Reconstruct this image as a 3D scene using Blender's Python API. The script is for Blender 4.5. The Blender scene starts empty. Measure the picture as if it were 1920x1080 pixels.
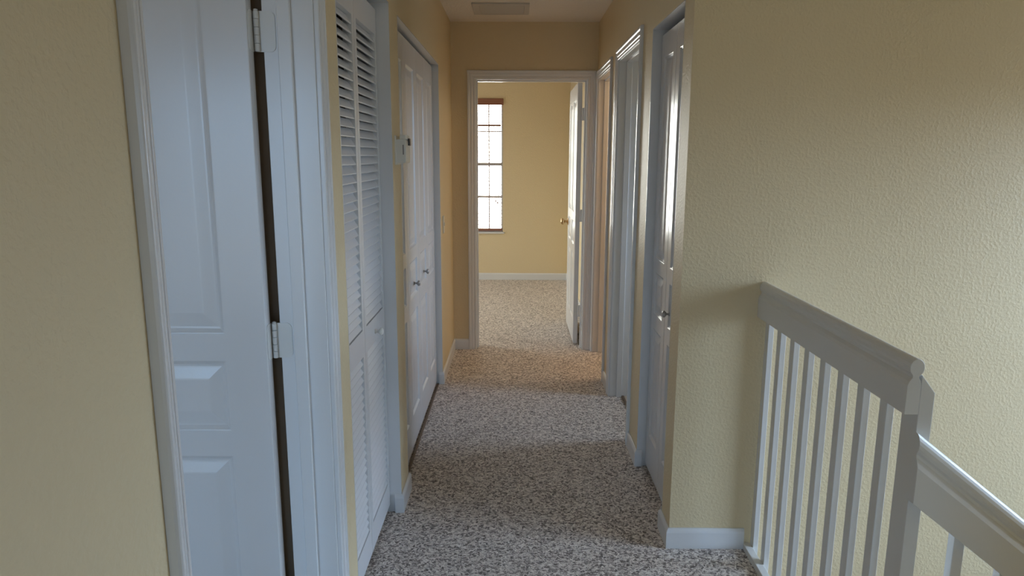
import bpy, bmesh, math
from mathutils import Vector, Matrix
scene = bpy.context.scene
C = scene.collection

# ------------------------------------------------------------------ materials
def new_mat(name):
    m = bpy.data.materials.new(name); m.use_nodes = True
    nt = m.node_tree; b = nt.nodes['Principled BSDF']
    return m, nt, b

def coords(nt):
    t = nt.nodes.new('ShaderNodeTexCoord'); return t.outputs['Object']

def paint(name, col, rough, bump=0.0, scale=90.0, dist=0.002, spec=0.5, var=0.0, coat=0.0):
    m, nt, b = new_mat(name)
    b.inputs['Base Color'].default_value = (*col, 1)
    b.inputs['Roughness'].default_value = rough
    b.inputs['Specular IOR Level'].default_value = spec
    if coat:
        b.inputs['Coat Weight'].default_value = coat; b.inputs['Coat Roughness'].default_value = 0.12
    co = coords(nt)
    if bump:
        n = nt.nodes.new('ShaderNodeTexNoise'); n.inputs['Scale'].default_value = scale
        n.inputs['Detail'].default_value = 2.5; n.inputs['Roughness'].default_value = 0.5
        nt.links.new(co, n.inputs['Vector'])
        r = nt.nodes.new('ShaderNodeMapRange'); r.inputs['From Min'].default_value = 0.42; r.inputs['From Max'].default_value = 0.66
        nt.links.new(n.outputs['Fac'], r.inputs['Value'])
        bp = nt.nodes.new('ShaderNodeBump'); bp.inputs['Strength'].default_value = bump; bp.inputs['Distance'].default_value = dist
        nt.links.new(r.outputs['Result'], bp.inputs['Height']); nt.links.new(bp.outputs['Normal'], b.inputs['Normal'])
    return m

M = {}
M['wall'] = paint('cream_orange_peel_paint', (0.71, 0.585, 0.370), 0.46, 0.32, 95, 0.0022, spec=0.38)
M['white'] = paint('white_semigloss_paint', (0.70, 0.70, 0.70), 0.26, 0.05, 160, 0.0006)
M['door'] = paint('white_moulded_door_paint', (0.70, 0.70, 0.705), 0.24, 0.05, 160, 0.0006)
M['rail'] = paint('white_rail_paint', (0.74, 0.73, 0.705), 0.42, 0.06, 120, 0.0006)
M['ceiling'] = paint('white_ceiling_texture', (0.82, 0.76, 0.68), 0.8, 0.6, 60, 0.003)
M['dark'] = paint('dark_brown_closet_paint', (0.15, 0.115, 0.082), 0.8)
M['brown'] = paint('brown_gap_shade', (0.42, 0.32, 0.23), 0.7)  # shade behind the open door put into the wall colour, for the hinge gap
M['plastic'] = paint('white_plastic', (0.76, 0.76, 0.72), 0.35)
M['grey'] = paint('dark_grey_plastic', (0.05, 0.048, 0.05), 0.4)
M['vent'] = paint('off_white_vent_enamel', (0.55, 0.52, 0.47), 0.5)
M['hinge'] = paint('painted_hinge', (0.66, 0.655, 0.63), 0.28)
M['tile'] = paint('beige_tile', (0.50, 0.42, 0.33), 0.3)
M['outside'] = paint('pale_wall', (0.62, 0.58, 0.50), 0.6)

def metal(name, col, rough):
    m, nt, b = new_mat(name)
    b.inputs['Base Color'].default_value = (*col, 1); b.inputs['Metallic'].default_value = 1; b.inputs['Roughness'].default_value = rough
    return m
M['brass'] = metal('aged_brass', (0.62, 0.43, 0.22), 0.25)
M['nickel'] = metal('dull_nickel', (0.42, 0.41, 0.40), 0.35)

def wood(name, c1, c2):
    m, nt, b = new_mat(name)
    co = coords(nt); mp = nt.nodes.new('ShaderNodeMapping'); mp.inputs['Scale'].default_value = (2, 60, 60)
    nt.links.new(co, mp.inputs['Vector'])
    n = nt.nodes.new('ShaderNodeTexNoise'); n.inputs['Scale'].default_value = 3; n.inputs['Detail'].default_value = 4
    nt.links.new(mp.outputs['Vector'], n.inputs['Vector'])
    r = nt.nodes.new('ShaderNodeValToRGB'); r.color_ramp.elements[0].color = (*c1, 1); r.color_ramp.elements[1].color = (*c2, 1)
    nt.links.new(n.outputs['Fac'], r.inputs['Fac']); nt.links.new(r.outputs['Color'], b.inputs['Base Color'])
    b.inputs['Roughness'].default_value = 0.4
    return m
M['wood'] = wood('reddish_brown_blind_wood', (0.20, 0.075, 0.040), (0.30, 0.125, 0.07))
M['thresh'] = wood('brown_threshold_wood', (0.12, 0.075, 0.045), (0.24, 0.16, 0.10))

def carpet():
    m, nt, b = new_mat('speckled_berber_carpet')
    co = coords(nt)
    nz = nt.nodes.new('ShaderNodeTexNoise'); nz.inputs['Scale'].default_value = 60; nz.inputs['Detail'].default_value = 1
    nt.links.new(co, nz.inputs['Vector'])
    mx = nt.nodes.new('ShaderNodeMix'); mx.data_type = 'RGBA'; mx.blend_type = 'LINEAR_LIGHT'; mx.inputs['Factor'].default_value = 0.012
    nt.links.new(co, mx.inputs['A']); nt.links.new(nz.outputs['Color'], mx.inputs['B'])
    v = nt.nodes.new('ShaderNodeTexVoronoi'); v.inputs['Scale'].default_value = 135; v.inputs['Randomness'].default_value = 1.0
    nt.links.new(mx.outputs['Result'], v.inputs['Vector'])
    sp = nt.nodes.new('ShaderNodeSeparateColor'); nt.links.new(v.outputs['Color'], sp.inputs['Color'])
    r = nt.nodes.new('ShaderNodeValToRGB'); cr = r.color_ramp; cr.interpolation = 'LINEAR'
    cr.elements[0].position = 0.0; cr.elements[0].color = (0.14, 0.112, 0.098, 1)
    cr.elements[1].position = 1.0; cr.elements[1].color = (0.95, 0.87, 0.80, 1)
    for p, c in ((0.22, (0.29, 0.24, 0.21, 1)), (0.45, (0.58, 0.50, 0.445, 1)), (0.72, (0.77, 0.685, 0.62, 1))):
        e = cr.elements.new(p); e.color = c
    nt.links.new(sp.outputs['Red'], r.inputs['Fac'])
    nt.links.new(r.outputs['Color'], b.inputs['Base Color'])
    b.inputs['Roughness'].default_value = 0.95; b.inputs['Specular IOR Level'].default_value = 0.15
    b.inputs['Sheen Weight'].default_value = 0.15
    n2 = nt.nodes.new('ShaderNodeTexNoise'); n2.inputs['Scale'].default_value = 180; n2.inputs['Detail'].default_value = 2
    nt.links.new(co, n2.inputs['Vector'])
    bp = nt.nodes.new('ShaderNodeBump'); bp.inputs['Strength'].default_value = 0.45; bp.inputs['Distance'].default_value = 0.005
    ad = nt.nodes.new('ShaderNodeMath'); ad.operation = 'SUBTRACT'
    nt.links.new(n2.outputs['Fac'], ad.inputs[0])
    ml = nt.nodes.new('ShaderNodeMath'); ml.operation = 'MULTIPLY'; ml.inputs[1].default_value = 1.2
    nt.links.new(v.outputs['Distance'], ml.inputs[0]); nt.links.new(ml.outputs[0], ad.inputs[1])
    nt.links.new(ad.outputs[0], bp.inputs['Height']); nt.links.new(bp.outputs['Normal'], b.inputs['Normal'])
    return m
M['carpet'] = carpet()

def glass():
    m, nt, b = new_mat('window_glass'); nt.nodes.remove(b)
    out = nt.nodes['Material Output']
    t = nt.nodes.new('ShaderNodeBsdfTransparent'); g = nt.nodes.new('ShaderNodeBsdfGlossy'); g.inputs['Roughness'].default_value = 0.02
    f = nt.nodes.new('ShaderNodeFresnel'); f.inputs['IOR'].default_value = 1.3
    mx = nt.nodes.new('ShaderNodeMixShader')
    nt.links.new(f.outputs[0], mx.inputs[0]); nt.links.new(t.outputs[0], mx.inputs[1]); nt.links.new(g.outputs[0], mx.inputs[2])
    nt.links.new(mx.outputs[0], out.inputs['Surface'])
    return m
M['glass'] = glass()

# ------------------------------------------------------------------ helpers
def link_mesh(name, bm, mat, parent=None, smooth=False, bevel=0.0, segs=2):
    bmesh.ops.remove_doubles(bm, verts=bm.verts, dist=1e-5)
    bmesh.ops.recalc_face_normals(bm, faces=bm.faces)
    me = bpy.data.meshes.new(name)
    if parent is not None:
        off = Vector(parent.location)
        p = parent.parent
        while p is not None:
            off += Vector(p.location); p = p.parent
        bmesh.ops.translate(bm, verts=bm.verts, vec=-off)
    bm.to_mesh(me); bm.free()
    me.materials.append(mat)
    if smooth:
        for p in me.polygons: p.use_smooth = True
    o = bpy.data.objects.new(name, me); C.objects.link(o)
    if parent is not None: o.parent = parent
    if bevel:
        mo = o.modifiers.new('edge', 'BEVEL'); mo.width = bevel; mo.segments = segs; mo.limit_method = 'ANGLE'; mo.angle_limit = math.radians(40)
    return o

def thing(name, loc, label, cat, group=None):
    o = bpy.data.objects.new(name, None); C.objects.link(o)
    o.location = loc; o.empty_display_size = 0.05
    o['label'] = label; o['category'] = cat
    if group: o['group'] = group
    return o

def structure(o, label=None, cat=None):
    o['kind'] = 'structure'
    if label: o['label'] = label; o['category'] = cat
    return o

def struct_empty(name, loc, label, cat):
    o = bpy.data.objects.new(name, None); C.objects.link(o); o.location = loc; o.empty_display_size = 0.05
    return structure(o, label, cat)

def tag(o, label, cat):
    o['label'] = label; o['category'] = cat; return o

def box(bm, x0, x1, y0, y1, z0, z1):
    v = [bm.verts.new(p) for p in ((x0,y0,z0),(x1,y0,z0),(x1,y1,z0),(x0,y1,z0),(x0,y0,z1),(x1,y0,z1),(x1,y1,z1),(x0,y1,z1))]
    for f in ((0,3,2,1),(4,5,6,7),(0,1,5,4),(1,2,6,5),(2,3,7,6),(3,0,4,7)):
        bm.faces.new([v[i] for i in f])
    return bm

def B(*a):
    return box(bmesh.new(), *a)

def mapper(axis):
    """(u, v, w) -> world; w runs across the slab's thickness"""
    if axis == 'X': return lambda u, v, w: (w, u, v)      # slab normal to X, u=Y, v=Z
    if axis == 'Y': return lambda u, v, w: (u, w, v)      # slab normal to Y, u=X, v=Z
    return lambda u, v, w: (u, v, w)                      # slab normal to Z, u=X, v=Y

def slab(axis, w0, w1, u0, u1, v0, v1, holes=()):
    """one connected solid slab with rectangular holes"""
    mp = mapper(axis); bm = bmesh.new(); cache = {}
    us = sorted({u0, u1, *[h[0] for h in holes], *[h[1] for h in holes]}); us = [u for u in us if u0 <= u <= u1]
    vs = sorted({v0, v1, *[h[2] for h in holes], *[h[3] for h in holes]}); vs = [v for v in vs if v0 <= v <= v1]
    def V(u, v, w):
        k = (round(u, 5), round(v, 5), round(w, 5))
        if k not in cache: cache[k] = bm.verts.new(mp(*k))
        return cache[k]
    nu, nv = len(us) - 1, len(vs) - 1
    def solid(i, j):
        if not (0 <= i < nu and 0 <= j < nv): return False
        cu, cv = (us[i] + us[i+1]) / 2, (vs[j] + vs[j+1]) / 2
        return not any(h[0] < cu < h[1] and h[2] < cv < h[3] for h in holes)
    for i in range(nu):
        for j in range(nv):
            if not solid(i, j): continue
            a, b, c, d = us[i], us[i+1], vs[j], vs[j+1]
            for w in (w0, w1): bm.faces.new([V(a,c,w), V(b,c,w), V(b,d,w), V(a,d,w)])
            if not solid(i-1, j): bm.faces.new([V(a,c,w0), V(a,d,w0), V(a,d,w1), V(a,c,w1)])
            if not solid(i+1, j): bm.faces.new([V(b,c,w0), V(b,d,w0), V(b,d,w1), V(b,c,w1)])
            if not solid(i, j-1): bm.faces.new([V(a,c,w0), V(b,c,w0), V(b,c,w1), V(a,c,w1)])
            if not solid(i, j+1): bm.faces.new([V(a,d,w0), V(b,d,w0), V(b,d,w1), V(a,d,w1)])
    return bm

def sweep(path, profile, frame, closed_profile=True):
    """loft: profile points (s, t) placed at every path station by frame(i, s, t)"""
    bm = bmesh.new(); rings = []
    for i in range(len(path)):
        rings.append([bm.verts.new(frame(i, s, t)) for s, t in profile])
    n = len(profile)
    for a, b in zip(rings, rings[1:]):
        for k in range(n):
            bm.faces.new([a[k], a[(k+1) % n], b[(k+1) % n], b[k]])
    bm.faces.new(rings[0][::-1]); bm.faces.new(rings[-1])
    return bm

CASING = [(0, 0), (0, .0085), (.003, .0105), (.011, .0105), (.0135, .0085), (.017, .0085), (.021, .0115), (.034, .0135),
          (.0365, .0115), (.040, .0125), (.045, .016), (.055, .0165), (.058, .0145), (.060, .011), (.060, 0)]

def casing(axis, plane, n, u0, u1, zt, width=.060, depth=1.0):
    """three-sided mitred door casing round an opening u0..u1, head zt, on the face `plane` whose outward side is n"""
    mp = mapper(axis)
    st = [((u0, 0), (-1, 0)), ((u0, zt), (-1, 1)), ((u1, zt), (1, 1)), ((u1, 0), (1, 0))]
    k = width / .060
    def fr(i, s, t):
        (u, z), (du, dz) = st[i]
        return mp(u + du * s * k, z + dz * s * k, plane + n * t * depth)
    return sweep(st, CASING, fr)

def jamb(axis, w0, w1, u0, u1, zt, th=.019):
    """U of jamb boards lining an opening; finished faces at u0, u1, zt"""
    mp = mapper(axis)
    st = [((u0, 0), (-1, 0)), ((u0, zt), (-1, 1)), ((u1, zt), (1, 1)), ((u1, 0), (1, 0))]
    prof = [(0, w0), (0, w1), (th, w1), (th, w0)]
    def fr(i, s, t):
        (u, z), (du, dz) = st[i]
        return mp(u + du * s, z + dz * s, t)
    return sweep(st, prof, fr)

def stop(axis, w0, w1, u0, u1, zt, th=.010):
    mp = mapper(axis)
    st = [((u0, 0), (1, 0)), ((u0, zt), (1, -1)), ((u1, zt), (-1, -1)), ((u1, 0), (-1, 0))]
    prof = [(0, w0), (0, w1), (th * .8, w1), (th, w1 - .002), (th, w0 + .002), (th * .8, w0)]
    def fr(i, s, t):
        (u, z), (du, dz) = st[i]
        return mp(u + du * s, z + dz * s, t)
    return sweep(st, prof, fr)

BASE = [(0, 0), (.0125, 0), (.0125, .066), (.011, .073), (.0075, .079), (.005, .083), (0, .083)]
def baseboard(pts, side):
    """pts: floor polyline along the wall face; side=+1 puts the board to the left of travel"""
    P = [Vector((x, y)) for x, y in pts]; N = []
    for i in range(len(P) - 1):
        d = (P[i+1] - P[i]).normalized(); N.append(Vector((-d.y, d.x)) * side)
    def fr(i, s, t):
        if i == 0: o = N[0]
        elif i == len(P) - 1: o = N[-1]
        else:
            a, b = N[i-1], N[i]; o = (a + b) / (1 + a.dot(b))
        p = P[i] + o * s
        return (p.x, p.y, t)
    return sweep(P, BASE, fr)

STICK = [(0, 0), (.004, .0035), (.010, .0075), (.015, .0080), (.019, .0075), (.046, .0022), (.050, .0018)]
def panel_leaf(w, h, th, cols, rows, stick=STICK):
    """moulded panel door leaf, local u 0..w, z 0..h, thickness -th/2..th/2; raised panels on both faces"""
    bm = bmesh.new(); cache = {}
    def V(u, d, z):
        k = (round(u, 5), round(d, 5), round(z, 5))
        if k not in cache: cache[k] = bm.verts.new((k[0], k[1], k[2]))
        return cache[k]
    us = sorted({0, w, *[c for p in cols for c in p]}); zs = sorted({0, h, *[r for p in rows for r in p]})
    for sgn in (-1, 1):
        f = sgn * th / 2
        for i in range(len(us) - 1):
            for j in range(len(zs) - 1):
                a, b, c, d = us[i], us[i+1], zs[j], zs[j+1]
                if (a, b) in cols and (c, d) in rows:
                    rings = []
                    for s, dep in stick:
                        q = f - sgn * dep
                        rings.append([V(a+s, q, c+s), V(b-s, q, c+s), V(b-s, q, d-s), V(a+s, q, d-s)])
                    for r0, r1 in zip(rings, rings[1:]):
                        for k in range(4): bm.faces.new([r0[k], r0[(k+1) % 4], r1[(k+1) % 4], r1[k]])
                    bm.faces.new(rings[-1])
                else:
                    bm.faces.new([V(a, f, c), V(b, f, c), V(b, f, d), V(a, f, d)])
    e = th / 2
    for j in range(len(zs) - 1):
        for u in (0, w): bm.faces.new([V(u, -e, zs[j]), V(u, -e, zs[j+1]), V(u, e, zs[j+1]), V(u, e, zs[j])])
    for i in range(len(us) - 1):
        for z in (0, h): bm.faces.new([V(us[i], -e, z), V(us[i+1], -e, z), V(us[i+1], e, z), V(us[i], e, z)])
    return bm

def place(bm, origin, udir):
    """local (u, d, z) -> world: u along udir, d along udir rotated +90 deg"""
    ux, uy = udir
    m = Matrix(((ux, -uy, 0, origin[0]), (uy, ux, 0, origin[1]), (0, 0, 1, origin[2]), (0, 0, 0, 1)))
    bmesh.ops.transform(bm, matrix=m, verts=bm.verts); return bm

def lathe(profile, origin, axis, seg=28):
    """profile (r, a): radius at distance a along axis from origin"""
    bm = bmesh.new(); A = Vector(axis).normalized()
    ref = Vector((0, 0, 1)) if abs(A.z) < .9 else Vector((1, 0, 0))
    U = A.cross(ref).normalized(); W = A.cross(U)
    O = Vector(origin); rings = []
    for r, a in profile:
        if r < 1e-6: rings.append([bm.verts.new(O + A * a)])
        else: rings.append([bm.verts.new(O + A * a + (U * math.cos(t) + W * math.sin(t)) * r) for t in [2 * math.pi * k / seg for k in range(seg)]])
    for a, b in zip(rings, rings[1:]):
        if len(a) == 1 and len(b) == 1: continue
        for k in range(seg):
            k2 = (k + 1) % seg
            if len(a) == 1: bm.faces.new([a[0], b[k], b[k2]])
            elif len(b) == 1: bm.faces.new([a[k], a[k2], b[0]])
            else: bm.faces.new([a[k], a[k2], b[k2], b[k]])
    if len(rings[0]) > 1: bm.faces.new(rings[0][::-1])
    if len(rings[-1]) > 1: bm.faces.new(rings[-1])
    return bm

def small_knob(x, y, z, n):
    """little closet pull, stem first, sticking out along n*X"""
    return lathe([(.0001, 0), (.009, 0), (.009, .002), (.005, .004), (.0045, .012), (.009, .016), (.0135, .020), (.0145, .024), (.012, .0285), (.006, .031), (0, .0315)], (x, y, z), (n, 0, 0), 24)

def rounded_plate(u0, u1, z0, z1, r, round_sides):
    """outline points of a plate, rounding the corners on the sides asked for ('R' = u1 side)"""
    pts = []
    def arc(cx, cz, a0, a1):
        for k in range(7):
            a = math.radians(a0 + (a1 - a0) * k / 6); pts.append((cx + r * math.cos(a), cz + r * math.sin(a)))
    s = 1 if u1 > u0 else -1
    pts += [(u0, z0)]
    if round_sides:
        if s > 0:
            arc(u1 - r, z0 + r, -90, 0); arc(u1 - r, z1 - r, 0, 90)
        else:
            arc(u1 + r, z0 + r, 270, 180); arc(u1 + r, z1 - r, 180, 90)
    else: pts += [(u1, z0), (u1, z1)]
    pts += [(u0, z1)]
    return pts

def extrude_outline(pts, mp, w0, w1):
    bm = bmesh.new()
    a = [bm.verts.new(mp(u, v, w0)) for u, v in pts]; b = [bm.verts.new(mp(u, v, w1)) for u, v in pts]
    n = len(pts)
    for k in range(n): bm.faces.new([a[k], a[(k+1) % n], b[(k+1) % n], b[k]])
    bm.faces.new(a[::-1]); bm.faces.new(b)
    return bm

def add_bm(dst, src):
    me = bpy.data.meshes.new('tmp'); src.to_mesh(me); src.free(); dst.from_mesh(me); bpy.data.meshes.remove(me); return dst

# ------------------------------------------------------------------ dimensions
XL, XR, YE, YC, H = -0.4765, 0.599, 5.3286, 2.496, 2.44
T = 0.12
YB = YE + T            # bedroom side of the end wall
YF = 8.485             # bedroom far wall
XBR = 0.637            # bedroom right wall
XV = 0.912             # edge of the landing

# ------------------------------------------------------------------ room shell
structure(link_mesh('floor', slab('Z', -0.30, 0, -3.2, 2.8, -3.6, 8.7, [(XV, 2.8, -3.6, YC + .06)]), M['carpet']))
structure(link_mesh('ceiling', slab('Z', H, H + .08, -3.2, 2.9, -3.7, 8.7), M['ceiling']))

D1 = (0.926, 1.733)          # near left doorway (jamb faces)
C1 = (1.955, 2.760)          # louvred closet
C2 = (2.957, 4.470)          # panelled closet
LW = [(D1[0]-.019, D1[1]+.019, 0, 2.05+.019), (C1[0]-.004, C1[1]+.004, 0, 2.045+.004), (C2[0]-.004, C2[1]+.004, 0, 2.036+.004)]
LW = [(a, b, -1, d) for a, b, c, d in LW]
structure(link_mesh('wall_left', slab('X', XL - T, XL, -3.5, YB, 0, H, LW), M['wall']))

R1 = (2.636, 3.227)
R2 = (3.530, 4.236)
R3 = (4.590, 5.264)
RW = [(R1[0]-.004, R1[1]+.004, -1, 2.032+.004), (R2[0]-.019, R2[1]+.019, -1, 2.03+.019), (R3[0]-.019, R3[1]+.019, -1, 2.03+.019)]
structure(link_mesh('wall_right', slab('X', XR, XR + T, YC, YB, 0, H, RW), M['wall']))
structure(link_mesh('wall_stair', slab('Y', YC, YC + T, XR + T, 2.82, -2.75, H), M['wall']))

EO = (-0.293, 0.522)
structure(link_mesh('wall_end', slab('Y', YE, YB, XL, XR, 0, H, [(EO[0]-.019, EO[1]+.019, -1, 2.038+.019)]), M['wall']))

# bedroom shell
WX0, WX1, WZ0, WZ1 = -1.05, -0.150, 0.585, 2.150
structure(link_mesh('wall_bedroom_far', slab('Y', YF, YF + .16, -3.1, XBR + .12, 0, H, [(WX0, WX1, WZ0, WZ1)]), M['wall']))
structure(link_mesh('wall_bedroom_right', slab('X', XBR, XBR + .12, YB, YF, 0, H), M['wall']))
structure(link_mesh('wall_bedroom_left', slab('X', -3.1, -3.0, YB - T, YF, 0, H, [(5.9, 8.1, .3, 2.1)]), M['wall']))
structure(link_mesh('wall_bedroom_near', slab('Y', YE, YB, -3.0, XL - T, 0, H), M['wall']))
# side rooms and closets
structure(link_mesh('wall_side_room', slab('X', -3.1, -3.0, -1.6, 1.9, 0, H), M['wall']))
structure(link_mesh('wall_side_room_near', slab('Y', -1.6, -1.5, -3.0, XL - T, 0, H, [(-2.5, -.8, .45, 2.05)]), M['wall']))
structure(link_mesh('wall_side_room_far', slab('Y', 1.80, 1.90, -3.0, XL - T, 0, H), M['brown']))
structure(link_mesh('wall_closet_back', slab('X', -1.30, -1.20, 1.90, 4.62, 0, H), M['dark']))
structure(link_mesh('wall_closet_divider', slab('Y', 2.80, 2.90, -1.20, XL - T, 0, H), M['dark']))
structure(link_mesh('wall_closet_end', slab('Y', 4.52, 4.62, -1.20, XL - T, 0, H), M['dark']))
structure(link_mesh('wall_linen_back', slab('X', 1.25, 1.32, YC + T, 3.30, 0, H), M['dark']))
structure(link_mesh('wall_linen_end', slab('Y', 3.30, 3.40, XR + T, 2.6, 0, H), M['wall']))
structure(link_mesh('wall_bath_end', slab('Y', 4.36, 4.44, XR + T, 2.6, 0, H), M['wall']))
structure(link_mesh('wall_room_end', slab('Y', YB, YB + .1, XBR + .12, 2.6, 0, H), M['wall']))
structure(link_mesh('wall_room_side', slab('X', 2.6, 2.7, 3.30, YB + .1, 0, H, [(3.45, 4.15, .9, 2.0)]), M['wall']))
structure(link_mesh('floor_tile', slab('Z', 0, .004, .689, 2.6, 3.40, 4.36), M['tile']))
# foyer shell below and behind the landing
BW = (-.10, .80, .10, 1.95)
structure(link_mesh('wall_back', slab('Y', -3.6, -3.5, -.7, XV + .12, -.3, H, [BW]), M['wall']))
SWY0, SWY1, SWZ0, SWZ1 = 1.30, 2.40, -.10, 1.75        # stairwell window
structure(link_mesh('wall_foyer', slab('X', 2.72, 2.82, .33, YC, -2.75, H, [(SWY0, SWY1, SWZ0, SWZ1)]), M['wall']))
structure(link_mesh('wall_landing', slab('X', XV - .08, XV - .005, .33, YC, -2.75, -.30), M['wall']))
structure(link_mesh('wall_landing_side', slab('X', XV, XV + .12, -3.5, .33, 0, H), M['wall']))
structure(link_mesh('wall_stair_near', slab('Y', .33, .45, XV, 2.72, -2.75, H), M['wall']))
structure(link_mesh('floor_foyer', slab('Z', -2.80, -2.75, .8, 2.82, .33, YC + T), M['outside']))

# ------------------------------------------------------------------ baseboards
def bb(name, pts, side, **k):
    return structure(link_mesh(name, baseboard(pts, side), M['white'], bevel=.0008, segs=1))
bb('baseboard_left', [(-.503, C1[1]), (XL, C1[1]), (XL, C2[0]), (-.497, C2[0])], -1)
bb('baseboard_left_end', [(-.500, C2[1]), (XL, C2[1]), (XL, YE), (EO[0] - .065, YE)], -1)
bb('baseboard_right', [(.622, R1[1]), (XR, R1[1]), (XR, R2[0] - .066)], 1)
bb('baseboard_right_far', [(XR, R2[1] + .066), (XR, R3[0] - .066)], 1)
bb('baseboard_corner', [(.886, YC), (XR, YC), (XR, R1[0]), (.622, R1[0])], 1)
bb('baseboard_bedroom', [(-2.9, YF), (XBR, YF), (XBR, 5.50)], -1)
bb('baseboard_near', [(XL, -3.4), (XL, D1[0] - .052)], -1)

# ------------------------------------------------------------------ near left doorway: six panel door standing open into the side room
d1 = struct_empty('door_1', (XL, (D1[0]+D1[1])/2, 0), 'white six panel door standing open in the near left doorway, painted hinges showing', 'door')
link_mesh('door_casing', casing('X', XL, 1, D1[0] - .005, D1[1] + .005, 2.055, .040, 1.2), M['white'], d1, bevel=.0006, segs=1)
link_mesh('door_jamb', jamb('X', XL - T, XL, D1[0], D1[1], 2.05), M['white'], d1, bevel=.001, segs=1)
link_mesh('door_stop', stop('X', -.560, -.528, D1[0], D1[1], 2.05, .011), M['white'], d1)
ROWS = ((.185, .713), (.785, .967), (1.040, 1.905))
w1 = .760
HX1 = -.619                                   # hinge edge of the leaf
lf = panel_leaf(w1, 2.035, .035, ((.105, .335), (.425, .655)), ROWS)
place(lf, (HX1 - w1, 1.712, .012), (1, 0))
leaf1 = link_mesh('door_leaf', lf, M['door'], d1, bevel=.0018, segs=2)

def hinge_butt(parent, px, py, z0, z1, jamb_plates=(), r=.0062, name='hinge'):
    bm = bmesh.new(); n = 5; h = (z1 - z0) / n
    for k in range(n):
        add_bm(bm, lathe([(r*.85, .0004), (r, .0012), (r, h - .0012), (r*.85, h - .0004)], (px, py, z0 + k*h), (0, 0, 1), 16))
    add_bm(bm, lathe([(r*.8, 0), (r*.8, .003), (0, .005)], (px, py, z1), (0, 0, 1), 16))
    add_bm(bm, lathe([(r*.5, 0), (r*.5, z1 - z0)], (px, py, z0), (0, 0, 1), 10))
    for pl in jamb_plates: add_bm(bm, pl)
    return link_mesh(name, bm, M['hinge'], parent)
mY = mapper('Y'); mX = mapper('X')
for z0, z1 in ((1.727, 1.819), (.979, 1.070), (.230, .322)):
    pl = extrude_outline(rounded_plate(-.607, -.566, z0, z1, .014, True), mY, D1[1] - .0022, D1[1] - .0002)
    pl2 = extrude_outline(rounded_plate(0, .028, z0, z1, .010, True), lambda u, v, w: (w, 1.727 - u, v), HX1 + .0002, HX1 + .0022)
    web = B(-.6165, -.604, D1[1] - .0045, D1[1] - .0020, z0 + .001, z1 - .001)
    hinge_butt(leaf1, -.6085, D1[1] - .006, z0, z1, (pl, pl2, web))
add_k = [(.0001, 0), (.031, 0), (.031, .004), (.026, .008), (.011, .010), (.010, .028), (.016, .034), (.025, .042), (.0275, .052), (.025, .061), (.016, .067), (0, .069)]
link_mesh('door_knob', lathe(add_k, (HX1 - w1 + .06, 1.712 - .0175, .94), (0, -1, 0)), M['brass'], leaf1, smooth=True)

# ------------------------------------------------------------------ louvred bifold closet
d2 = struct_empty('door_2', (XL, sum(C1)/2, 0), 'white louvred bifold closet door with slatted panels, first closet on the left wall', 'closet door')
link_mesh('closet_jamb', jamb('X', XL - T, XL + .0006, C1[0], C1[1], 2.045, .0039), M['white'], d2)

def louvre_leaf(y0, y1, xf, th, z0, z1):
    """bifold leaf: hall face at xf, thickness to -X; stiles, three rails and two banks of fixed slats"""
    st = .031; bm = bmesh.new()
    rails = [(z0, z0 + .105), (.800, .893), (1.930, z1)]
    # connected frame
    add_bm(bm, slab('X', xf - th, xf, y0, y1, z0, z1, [(y0 + st, y1 - st, rails[0][1], rails[1][0]), (y0 + st, y1 - st, rails[1][1], rails[2][0])]))
    s = math.radians(57); dpt = .0180; t = .0060; pitch = .02985
    for za, zb in ((rails[0][1], rails[1][0]), (rails[1][1], rails[2][0])):
        n = round((zb - za - .0335) / pitch) + 1; step = (zb - za - .0335) / (n - 1)
        for k in range(n):
            zc = zb - .0165 - k * step
            xc = xf - .003 - dpt / 2
            c, si = math.cos(s), math.sin(s); L = dpt / c / 2
            pr = []
            for a, b in ((-L, -t/2), (L - .002, -t/2), (L, -t/2 + .002), (L, t/2 - .002), (L - .002, t/2), (-L, t/2)):
                # a along the slat towards the hall (+X, down), b across
                pr.append((xc + a * c + b * si, zc - a * si + b * c))
            r0 = [bm.verts.new((x, y0 + st - .003, min(max(z, za - .004), zb + .004))) for x, z in pr]; r1 = [bm.verts.new((x, y1 - st + .003, min(max(z, za - .004), zb + .004))) for x, z in pr]
            m = len(pr)
            for q in range(m): bm.faces.new([r0[q], r0[(q+1) % m], r1[(q+1) % m], r1[q]])
            bm.faces.new(r0[::-1]); bm.faces.new(r1)
    return bm
XF1 = -.525
la = link_mesh('louvred_leaf', louvre_leaf(1.959, 2.3835, XF1, .030, .035, 2.022), M['door'], d2)
lb = link_mesh('louvred_leaf', louvre_leaf(2.3870, 2.7565, XF1, .030, .035, 2.022), M['door'], d2)
link_mesh('closet_knob', small_knob(XF1, 2.565, .838, 1), M['plastic'], lb, smooth=True)

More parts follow.
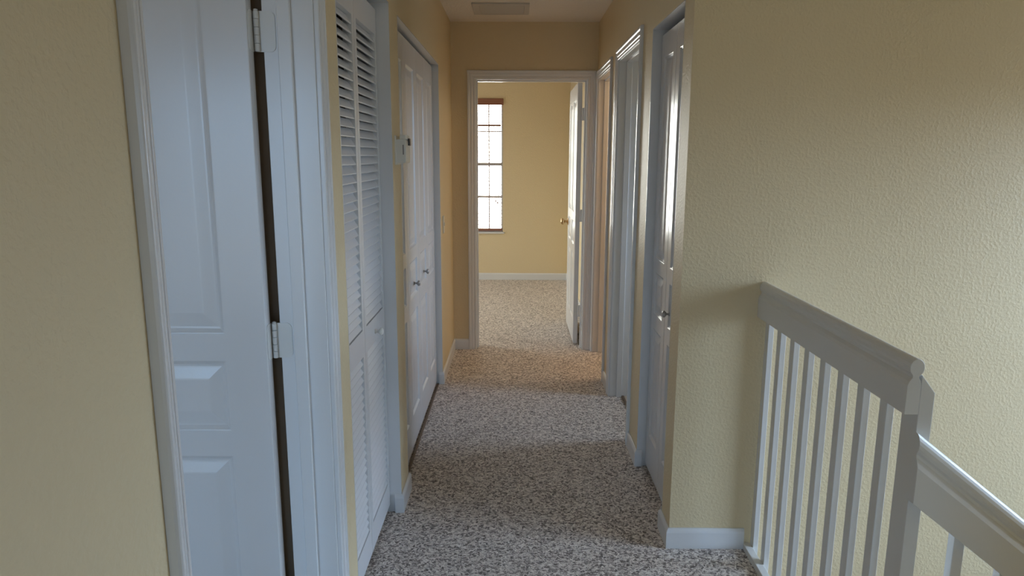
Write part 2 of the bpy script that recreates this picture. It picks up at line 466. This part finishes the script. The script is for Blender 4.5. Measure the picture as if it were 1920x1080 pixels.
# ------------------------------------------------------------------ panelled bifold closet (four leaves)
d3 = struct_empty('door_3', (XL, sum(C2)/2, 0), 'white panelled four leaf bifold closet door with two small nickel knobs, beyond the thermostat', 'closet door')
link_mesh('closet_jamb', jamb('X', XL - T, XL + .0006, C2[0], C2[1], 2.036, .0039), M['white'], d3)
XF2 = -.515
lw = (C2[1] - C2[0] - .012) / 4
for k in range(4):
    y0 = C2[0] + .003 + k * (lw + .002)
    bm = panel_leaf(lw - .002, 2.005, .032, ((.062, lw - .064),), ((.165, .690), (.765, .950), (1.015, 1.890)))
    place(bm, (XF2 - .016, y0, .018), (0, 1))
    lf = link_mesh('bifold_leaf', bm, M['door'], d3, bevel=.0015, segs=2)
    if k in (1, 2): link_mesh('closet_knob', small_knob(XF2, y0 + lw/2 + .005, .848, 1), M['nickel'], lf, smooth=True)
structure(link_mesh('trim_1', B(XF2 + .002, XF2 + .016, C2[0] + .002, C2[1] - .004, 0, .005), M['thresh'], bevel=.002))

# ------------------------------------------------------------------ right: linen bifold, bath doorway, far doorway
d4 = struct_empty('door_4', (XR, sum(R1)/2, 0), 'white panelled bifold closet door in the right wall beside the textured corner, window glinting on it', 'closet door')
link_mesh('closet_jamb', jamb('X', XR - .0006, XR + T, R1[0], R1[1], 2.032, .0039), M['white'], d4)
XF3 = .640
lw = (R1[1] - R1[0] - .008) / 2
for k in range(2):
    y0 = R1[0] + .003 + k * (lw + .002)
    bm = panel_leaf(lw - .002, 1.990, .032, ((.060, lw - .062),), ((.165, .692), (.765, .952), (1.018, 1.890)))
    place(bm, (XF3 + .016, y0, .018), (0, 1))
    lf = link_mesh('bifold_leaf', bm, M['door'], d4, bevel=.0015, segs=2)
    if k == 0: link_mesh('closet_knob', small_knob(XF3, y0 + lw - .09, .848, -1), M['nickel'], lf, smooth=True)

d5 = struct_empty('door_5', (XR, sum(R2)/2, 0), 'white cased doorway to the tiled bathroom, second opening on the right wall', 'doorway')
link_mesh('door_casing', casing('X', XR, -1, R2[0] - .006, R2[1] + .006, 2.036), M['white'], d5, bevel=.0006, segs=1)
link_mesh('door_jamb', jamb('X', XR, XR + T, R2[0], R2[1], 2.03), M['white'], d5, bevel=.001, segs=1)
link_mesh('door_stop', stop('X', .640, .674, R2[0], R2[1], 2.03), M['white'], d5)
structure(link_mesh('trim_2', B(.674, .690, R2[0], R2[1], 0, .007), M['thresh'], bevel=.002))

d6 = struct_empty('door_6', (XR, sum(R3)/2, 0), 'white cased doorway at the far end of the right wall, warm light on its jamb', 'doorway')
link_mesh('door_casing', casing('X', XR, -1, R3[0] - .005, R3[1] + .005, 2.035), M['white'], d6, bevel=.0006, segs=1)
link_mesh('door_jamb', jamb('X', XR, XR + T, R3[0], R3[1], 2.03), M['white'], d6, bevel=.001, segs=1)
link_mesh('door_stop', stop('X', .640, .672, R3[0], R3[1], 2.03), M['white'], d6)
link_mesh('strike_plate', extrude_outline(rounded_plate(.680, .706, .898, .960, .006, True), mY, R3[1] - .0016, R3[1] + .0002), M['brass'], d6)

# ------------------------------------------------------------------ end doorway with its door open into the bedroom
d7 = struct_empty('door_7', ((EO[0]+EO[1])/2, YE, 0), 'white six panel door with a brass knob, open into the bedroom at the end of the hall', 'door')
link_mesh('door_casing', casing('Y', YE, -1, EO[0] - .005, EO[1] + .005, 2.043), M['white'], d7, bevel=.0006, segs=1)
link_mesh('door_jamb', jamb('Y', YE, YB, EO[0], EO[1], 2.038), M['white'], d7, bevel=.001, segs=1)
link_mesh('door_stop', stop('Y', YE + .050, YE + .082, EO[0], EO[1], 2.038), M['white'], d7)
w6 = .775
bm = panel_leaf(w6, 2.022, .035, ((.108, .340), (.435, .667)), ROWS)
place(bm, (.4845, 5.480, .012), (0, 1))
leaf7 = link_mesh('door_leaf', bm, M['door'], d7, bevel=.0018, segs=2)
for z0, z1 in ((1.755, 1.845), (.990, 1.080), (.235, .325)):
    pl = B(.500, EO[1] - .0002, YB - .004, YB + .004, z0, z1)
    pl2 = B(.470, .500, 5.4778, 5.4802, z0, z1)
    web = B(.499, .512, YB + .004, 5.479, z0, z1)
    hinge_butt(leaf7, .511, YB + .012, z0, z1, (pl, pl2, web))
kn = [(.0001, 0), (.031, 0), (.031, .004), (.026, .008), (.011, .011), (.010, .026), (.017, .032), (.026, .040), (.028, .049), (.026, .058), (.020, .064), (0, .066)]
link_mesh('door_knob', lathe(kn, (.467, 6.195, .925), (-1, 0, 0)), M['brass'], leaf7, smooth=True)

# ------------------------------------------------------------------ bedroom window
wn = struct_empty('window_1', ((WX0+WX1)/2, YF, WZ0), 'bright bedroom window seen through the open end doorway', 'window')
fy0, fy1 = YF + .075, YF + .115
link_mesh('window_frame', slab('Y', fy0, fy1, WX0, WX1, WZ0, WZ1, [(WX0 + .035, WX1 - .022, WZ0 + .035, WZ1 - .03)]), M['white'], wn, bevel=.002)
link_mesh('meeting_rail', B(WX0 + .035, WX1 - .022, fy0 - .008, fy1 - .005, 1.375, 1.412), M['white'], wn, bevel=.002)
bm = bmesh.new()
gx = [WX1 - .022 - .150 * k for k in range(1, 6)]
add_bm(bm, slab('Y', fy0 + .008, fy0 + .020, WX0 + .030, WX1 - .018, 1.408, 2.124, [(max(WX0 + .035, a - .150 + .008), a - .004, c, d) for a in [WX1 - .018] + gx for c, d in ((1.412, 1.770), (1.784, 2.118))]))
link_mesh('muntin_grid', bm, M['white'], wn)
bm = slab('Y', fy0 + .004, fy0 + .016, WX0 + .030, WX1 - .018, .616, 1.378, [(max(WX0 + .035, a - .150 + .008), a - .004, c, d) for a in [WX1 - .018] + gx for c, d in ((.620, .989), (1.015, 1.372))])
link_mesh('muntin_grid', bm, M['white'], wn)
link_mesh('window_pane', B(WX0 + .03, WX1 - .018, fy0 + .022, fy0 + .026, WZ0 + .03, WZ1 - .02), M['glass'], wn)
link_mesh('window_sill', B(WX0 - .02, WX1 + .02, YF - .022, YF + .075, WZ0 - .018, WZ0 + .002), M['white'], wn, bevel=.004)

bl = thing('window_blind', ((WX0+WX1)/2, YF, 2.15), 'reddish brown wooden slat blind hanging in the bright bedroom window', 'blind')
link_mesh('valance', B(WX0 - .005, WX1 + .004, YF - .022, YF - .006, 2.076, 2.150), M['wood'], bl, bevel=.004)
link_mesh('headrail', B(WX0 + .012, WX1 - .012, YF - .004, YF + .046, 2.095, 2.140), M['wood'], bl, bevel=.002)
bm = bmesh.new(); z = 2.055; zs = []
while z > .655: zs.append(z); z -= .0432
for zz in zs: box(bm, WX0 + .012, WX1 - .010, YF + .002, YF + .050, zz, zz + .0024)
o = link_mesh('slat_bank', bm, M['wood'], bl)
link_mesh('slat_rail', B(WX0 + .012, WX1 - .024, YF + .002, YF + .050, 1.832, 1.856), M['wood'], bl, bevel=.003)
link_mesh('bottom_rail', B(WX0 + .012, WX1 - .010, YF + .002, YF + .050, .600, .628), M['wood'], bl, bevel=.003)
for cx, cz in ((-.235, .945), (-.214, .925)):
    bm = lathe([(.0011, 0), (.0011, 2.10 - cz - .03)], (cx, YF - .002, cz + .03), (0, 0, 1), 8)
    cd = link_mesh('pull_cord', bm, M['plastic'], bl)
    link_mesh('tassel', lathe([(.003, .032), (.006, .028), (.010, .006), (.010, 0)], (cx, YF - .002, cz), (0, 0, 1), 14), M['wood'], cd, smooth=True)

w2 = struct_empty('added_window_2', (-3.05, 7.0, .3), 'unseen bedroom side window, added for light', 'window')
link_mesh('window_frame', slab('X', -3.09, -3.05, 5.9, 8.1, .3, 2.1, [(5.94, 6.98, .34, 2.06), (7.02, 8.06, .34, 2.06)]), M['white'], w2)  # opening and frame added out of view to brighten the bedroom
w3 = struct_empty('window_3', ((BW[0]+BW[1])/2, -3.55, BW[2]), 'foyer window behind the landing', 'window')
link_mesh('window_frame', slab('Y', -3.58, -3.54, BW[0], BW[1], BW[2], BW[3], [(BW[0] + .04, (BW[0]+BW[1])/2 - .02, BW[2] + .04, BW[3] - .04), ((BW[0]+BW[1])/2 + .02, BW[1] - .04, BW[2] + .04, BW[3] - .04)]), M['white'], w3)
w4 = struct_empty('window_4', (2.77, (SWY0+SWY1)/2, SWZ0), 'tall stairwell window', 'window')
link_mesh('window_frame', slab('X', 2.76, 2.80, SWY0, SWY1, SWZ0, SWZ1, [(SWY0 + .03, SWY1 - .03, SWZ0 + .03, .80), (SWY0 + .03, SWY1 - .03, .84, SWZ1 - .03)]), M['white'], w4)
w5 = struct_empty('window_5', (-1.65, -1.55, .45), 'window of the near side room', 'window')
link_mesh('window_frame', slab('Y', -1.59, -1.55, -2.5, -.8, .45, 2.05, [(-2.46, -1.67, .49, 2.01), (-1.63, -.84, .49, 2.01)]), M['white'], w5)
w6 = struct_empty('window_6', (2.65, 3.8, .9), 'bathroom window', 'window')
link_mesh('window_frame', slab('X', 2.64, 2.68, 3.45, 4.15, .9, 2.0, [(3.48, 4.12, .93, 1.97)]), M['white'], w6)

# ------------------------------------------------------------------ thermostat, switch, vent
th = thing('thermostat', (XL, 2.875, 1.46), 'white wall thermostat between the louvred closet and the panelled closet', 'thermostat')
bm = B(XL - .003, XL + .005, 2.822, 2.940, 1.452, 1.566)
link_mesh('wall_plate', bm, M['plastic'], th, bevel=.002)
# rounded body: outline in (X, Z) extruded along Y
def rrect(u0, u1, z0, z1, r, n=6):
    pts = []
    for cx, cz, a0 in ((u1 - r, z0 + r, -90), (u1 - r, z1 - r, 0), (u0 + r, z1 - r, 90), (u0 + r, z0 + r, 180)):
        for k in range(n + 1):
            a = math.radians(a0 + 90 * k / n); pts.append((cx + r * math.cos(a), cz + r * math.sin(a)))
    return pts
link_mesh('cover', extrude_outline(rrect(XL + .003, XL + .043, 1.459, 1.552, .008), mY, 2.826, 2.936), M['plastic'], th, bevel=.003)
link_mesh('setting_lever', extrude_outline(rrect(XL + .018, XL + .043, 1.5515, 1.568, .003), mY, 2.832, 2.926), M['plastic'], th, bevel=.002)
link_mesh('display', B(XL + .0425, XL + .050, 2.885, 2.922, 1.528, 1.556), M['grey'], th, bevel=.002)
link_mesh('side_slot', B(XL + .031, XL + .034, 2.8252, 2.8275, 1.492, 1.530), M['grey'], th)

sw = thing('light_switch', (XL, 4.64, .99), 'white light switch plate on the cream wall past the panelled closet', 'switch')
link_mesh('switch_plate', B(XL, XL + .006, 4.605, 4.676, .985, 1.100), M['plastic'], sw, bevel=.003)
link_mesh('toggle', B(XL + .005, XL + .012, 4.635, 4.646, 1.034, 1.056), M['plastic'], sw, bevel=.002)

vt = thing('ceiling_vent', (-.095, 4.855, H), 'off white return air grille in the hall ceiling', 'air vent')
link_mesh('vent_frame', slab('Z', H - .010, H, -.285, .085, 4.690, 5.030, [(-.235, .050, 4.740, 4.985)]), M['vent'], vt, bevel=.004)
bm = bmesh.new()
for k in range(10):
    yy = 4.745 + k * .0242
    bm2 = bmesh.new(); v = [bm2.verts.new(p) for p in ((-.240, yy, H - .0035), (.055, yy, H - .0035), (.055, yy + .0244, H - .0080), (-.240, yy + .0244, H - .0080), (-.240, yy, H - .0020), (.055, yy, H - .0020), (.055, yy + .0244, H - .0065), (-.240, yy + .0244, H - .0065))]
    for f in ((0,3,2,1),(4,5,6,7),(0,1,5,4),(1,2,6,5),(2,3,7,6),(3,0,4,7)): bm2.faces.new([v[i] for i in f])
    add_bm(bm, bm2)
link_mesh('louvre_bank', bm, M['vent'], vt)

# ------------------------------------------------------------------ landing railing and stair railing
RX0, RX1, RY0 = .881, .912, 1.512
RAIL = [(RX0, .917), (RX0, .986), (RX0 + .0035, .995), (RX0 + .0095, 1.0035), (RX0 + .0095, 1.0075)]
cxr, czr, rxr, rzr = (RX0 + RX1) / 2 + .003, 1.0265, .0165, .0205
for k in range(15):
    a = math.radians(235 - k * (290 / 14.0)); RAIL.append((cxr + rxr * math.cos(a), czr + rzr * math.sin(a)))
RAIL += [(RX1 - .0065, 1.0075), (RX1 - .0065, 1.0035), (RX1 - .002, .995), (RX1, .986), (RX1, .917)]
lr = thing('stair_railing', (.90, 2.0, 0), 'white wooden railing with moulded handrails and balusters at the stair edge, joined at one post', 'railing')
bm = sweep([RY0, YC], RAIL, lambda i, s, t: (s, (RY0, YC)[i], t))
link_mesh('handrail', bm, M['rail'], lr, bevel=.0008, segs=1)['label'] = 'level handrail along the landing'
link_mesh('curb', B(RX0 + .003, RX1, .55, YC, 0, .024), M['rail'], lr, bevel=.002)
for k in range(8):
    yn = 2.457 - .1163 * k
    link_mesh('baluster', B(RX1 + .0004, RX1 + .0195, yn, yn + .034, -.28, .990), M['rail'], lr, bevel=.0012, segs=1)
bm = bmesh.new()
zl, zr = 1.010, .968
px0, px1, py0, py1 = RX1 + .0006, RX1 + .0335, 1.5125, 1.578
vs = [bm.verts.new(p) for p in ((px0,py0,-.28),(px1,py0,-.28),(px1,py1,-.28),(px0,py1,-.28),(px0,py0,zl),(px1,py0,zr),(px1,py1,zr),(px0,py1,zl))]
for f in ((0,3,2,1),(4,5,6,7),(0,1,5,4),(1,2,6,5),(2,3,7,6),(3,0,4,7)): bm.faces.new([vs[i] for i in f])
link_mesh('newel_post', bm, M['rail'], lr, bevel=.0015, segs=2)

SL = .787
SX0, SX1 = .906, 2.66
def srp(i, s, t):
    x = (SX0, SX1)[i]
    k = 1.0 / math.cos(math.atan(SL))
    return (x, 1.4810 + (s - RX0) , .715 + (t - .917) * k - SL * (x - SX0))
bm = sweep([0, 1], RAIL, srp)
link_mesh('handrail', bm, M['rail'], lr, bevel=.0008, segs=1)['label'] = 'sloping handrail running down the stairs'
for k in range(14):
    x0 = 1.031 + .1175 * k
    ztop = .715 + .07 - SL * (x0 + .014 - SX0)
    zb = -.30 - SL * (x0 + .014 - SX0)
    link_mesh('baluster', B(x0, x0 + .026, 1.5124, 1.536, zb, ztop), M['rail'], lr, bevel=.0012, segs=1)
# stair flight going down to the right behind the lower railing
bm = bmesh.new(); pts = [(XV, -.30), (XV, 0)]
x, zz = XV, 0.0
pts = [(XV + .0005, 0)]
for k in range(7):
    zz -= .197; pts.append((x, zz)); x += .25; pts.append((x, zz))
pts = [(XV + .0005, -.002)] + [p for p in pts[1:]] + [(x, zz - .25), (XV + .0005, -.28)]
pts[1] = (XV + .0005, pts[1][1])
bm = extrude_outline(pts, lambda u, v, w: (u, w, v), .50, 1.50)
structure(link_mesh('floor_stairs', bm, M['carpet']))

# ------------------------------------------------------------------ daylight
w = bpy.data.worlds.new('World'); scene.world = w; w.use_nodes = True
nt = w.node_tree; bg = nt.nodes['Background']
tc = nt.nodes.new('ShaderNodeTexCoord'); sep = nt.nodes.new('ShaderNodeSeparateXYZ')
nt.links.new(tc.outputs['Generated'], sep.inputs[0])
# made-up sky colour and strength per direction, fitted to the light indoors
SKY = (('X', 1, (1.18, 1.62, 2.25), 10.0), ('X', -1, (0.90, 0.98, 0.98), 10.0), ('Y', 1, (1.0, 1.02, 0.94), 25.0), ('Y', -1, (0.38, 0.64, 0.98), 10.0))
GROUND = (1.7, 1.95, 2.2); GROUND_S = 1.0
acc = None
for ax, sg, col, st in SKY:
    m1 = nt.nodes.new('ShaderNodeMath'); m1.operation = 'MULTIPLY'; m1.inputs[1].default_value = sg
    nt.links.new(sep.outputs[ax], m1.inputs[0])
    m2 = nt.nodes.new('ShaderNodeMath'); m2.operation = 'MAXIMUM'; m2.inputs[1].default_value = 0.0
    nt.links.new(m1.outputs[0], m2.inputs[0])
    m4 = nt.nodes.new('ShaderNodeMath'); m4.operation = 'POWER'; m4.inputs[1].default_value = 12.0 if (ax, sg) == ('Y', 1) else 4.0
    nt.links.new(m2.outputs[0], m4.inputs[0])
    v = nt.nodes.new('ShaderNodeVectorMath'); v.operation = 'SCALE'
    v.inputs[0].default_value = [c * st for c in col]; nt.links.new(m4.outputs[0], v.inputs['Scale'])
    if acc is None: acc = v.outputs[0]
    else:
        d = nt.nodes.new('ShaderNodeVectorMath'); d.operation = 'ADD'
        nt.links.new(acc, d.inputs[0]); nt.links.new(v.outputs[0], d.inputs[1]); acc = d.outputs[0]
# sunlit pale ground below the horizon except straight ahead of the hall
rz = nt.nodes.new('ShaderNodeMapRange'); rz.inputs['From Min'].default_value = -.06; rz.inputs['From Max'].default_value = .06
nt.links.new(sep.outputs['Z'], rz.inputs['Value'])
ry = nt.nodes.new('ShaderNodeMapRange'); ry.inputs['From Min'].default_value = .6; ry.inputs['From Max'].default_value = .9
nt.links.new(sep.outputs['Y'], ry.inputs['Value'])
mxm = nt.nodes.new('ShaderNodeMath'); mxm.operation = 'MAXIMUM'
nt.links.new(rz.outputs['Result'], mxm.inputs[0]); nt.links.new(ry.outputs['Result'], mxm.inputs[1])
mul = nt.nodes.new('ShaderNodeMix'); mul.data_type = 'RGBA'; mul.clamp_result = False
mul.inputs['A'].default_value = (*[c * GROUND_S for c in GROUND], 1)
nt.links.new(mxm.outputs[0], mul.inputs['Factor']); nt.links.new(acc, mul.inputs['B'])
nt.links.new(mul.outputs['Result'], bg.inputs['Color']); bg.inputs['Strength'].default_value = 1.0

def portal(name, loc, rot, sx, sy):
    l = bpy.data.lights.new(name, 'AREA'); l.shape = 'RECTANGLE'; l.size = sx; l.size_y = sy
    l.cycles.is_portal = True
    o = bpy.data.objects.new(name, l); C.objects.link(o); o.location = loc; o.rotation_euler = rot
    return o
portal('daylight_bedroom', ((WX0+WX1)/2, YF + .14, (WZ0+WZ1)/2), (-math.pi/2, 0, 0), WX1 - WX0, WZ1 - WZ0)
portal('daylight_added_window', (-3.095, 7.0, 1.2), (0, -math.pi/2, 0), 1.8, 2.2)
portal('daylight_foyer', ((BW[0]+BW[1])/2, -3.59, (BW[2]+BW[3])/2), (math.pi/2, 0, 0), BW[1]-BW[0], BW[3]-BW[2])
portal('daylight_stairwell', (2.81, (SWY0+SWY1)/2, (SWZ0+SWZ1)/2), (0, math.pi/2, 0), SWZ1-SWZ0, SWY1-SWY0)
portal('daylight_near_room', (-1.65, -1.595, 1.25), (math.pi/2, 0, 0), 1.7, 1.6)

portal('daylight_bath', (2.69, 3.8, 1.45), (0, math.pi/2, 0), 1.1, .7)
# warm ceiling lamp of the far side room
lp = bpy.data.lights.new('side_room_lamp', 'POINT'); lp.energy = 19; lp.color = (1.0, .86, .68); lp.shadow_soft_size = .12
lo = bpy.data.objects.new('side_room_lamp', lp); C.objects.link(lo); lo.location = (2.0, 4.80, 2.2)

# ------------------------------------------------------------------ camera and view
cam = bpy.data.cameras.new('Camera'); co = bpy.data.objects.new('Camera', cam); C.objects.link(co)
f_px, pitch, yaw, roll, hgt = 1317.26, .1854, -.0043, .0040, 1.4874
cam.sensor_fit = 'HORIZONTAL'; cam.sensor_width = 36.0; cam.lens = 36.0 * f_px / 1920.0
cam.clip_start = .02
R = Matrix.Rotation(-yaw, 4, 'Z') @ Matrix.Rotation(math.pi/2 - pitch, 4, 'X') @ Matrix.Rotation(roll, 4, 'Z')
co.matrix_world = Matrix.Translation((0, 0, hgt)) @ R
scene.camera = co

scene.view_settings.view_transform = 'Standard'; scene.view_settings.look = 'None'
scene.view_settings.gamma = 1.0; scene.view_settings.use_curve_mapping = False
scene.view_settings.exposure = 0.0
scene.cycles.max_bounces = 10; scene.cycles.diffuse_bounces = 7; scene.cycles.glossy_bounces = 5
scene.cycles.transparent_max_bounces = 12
scene.cycles.sample_clamp_indirect = 6.0
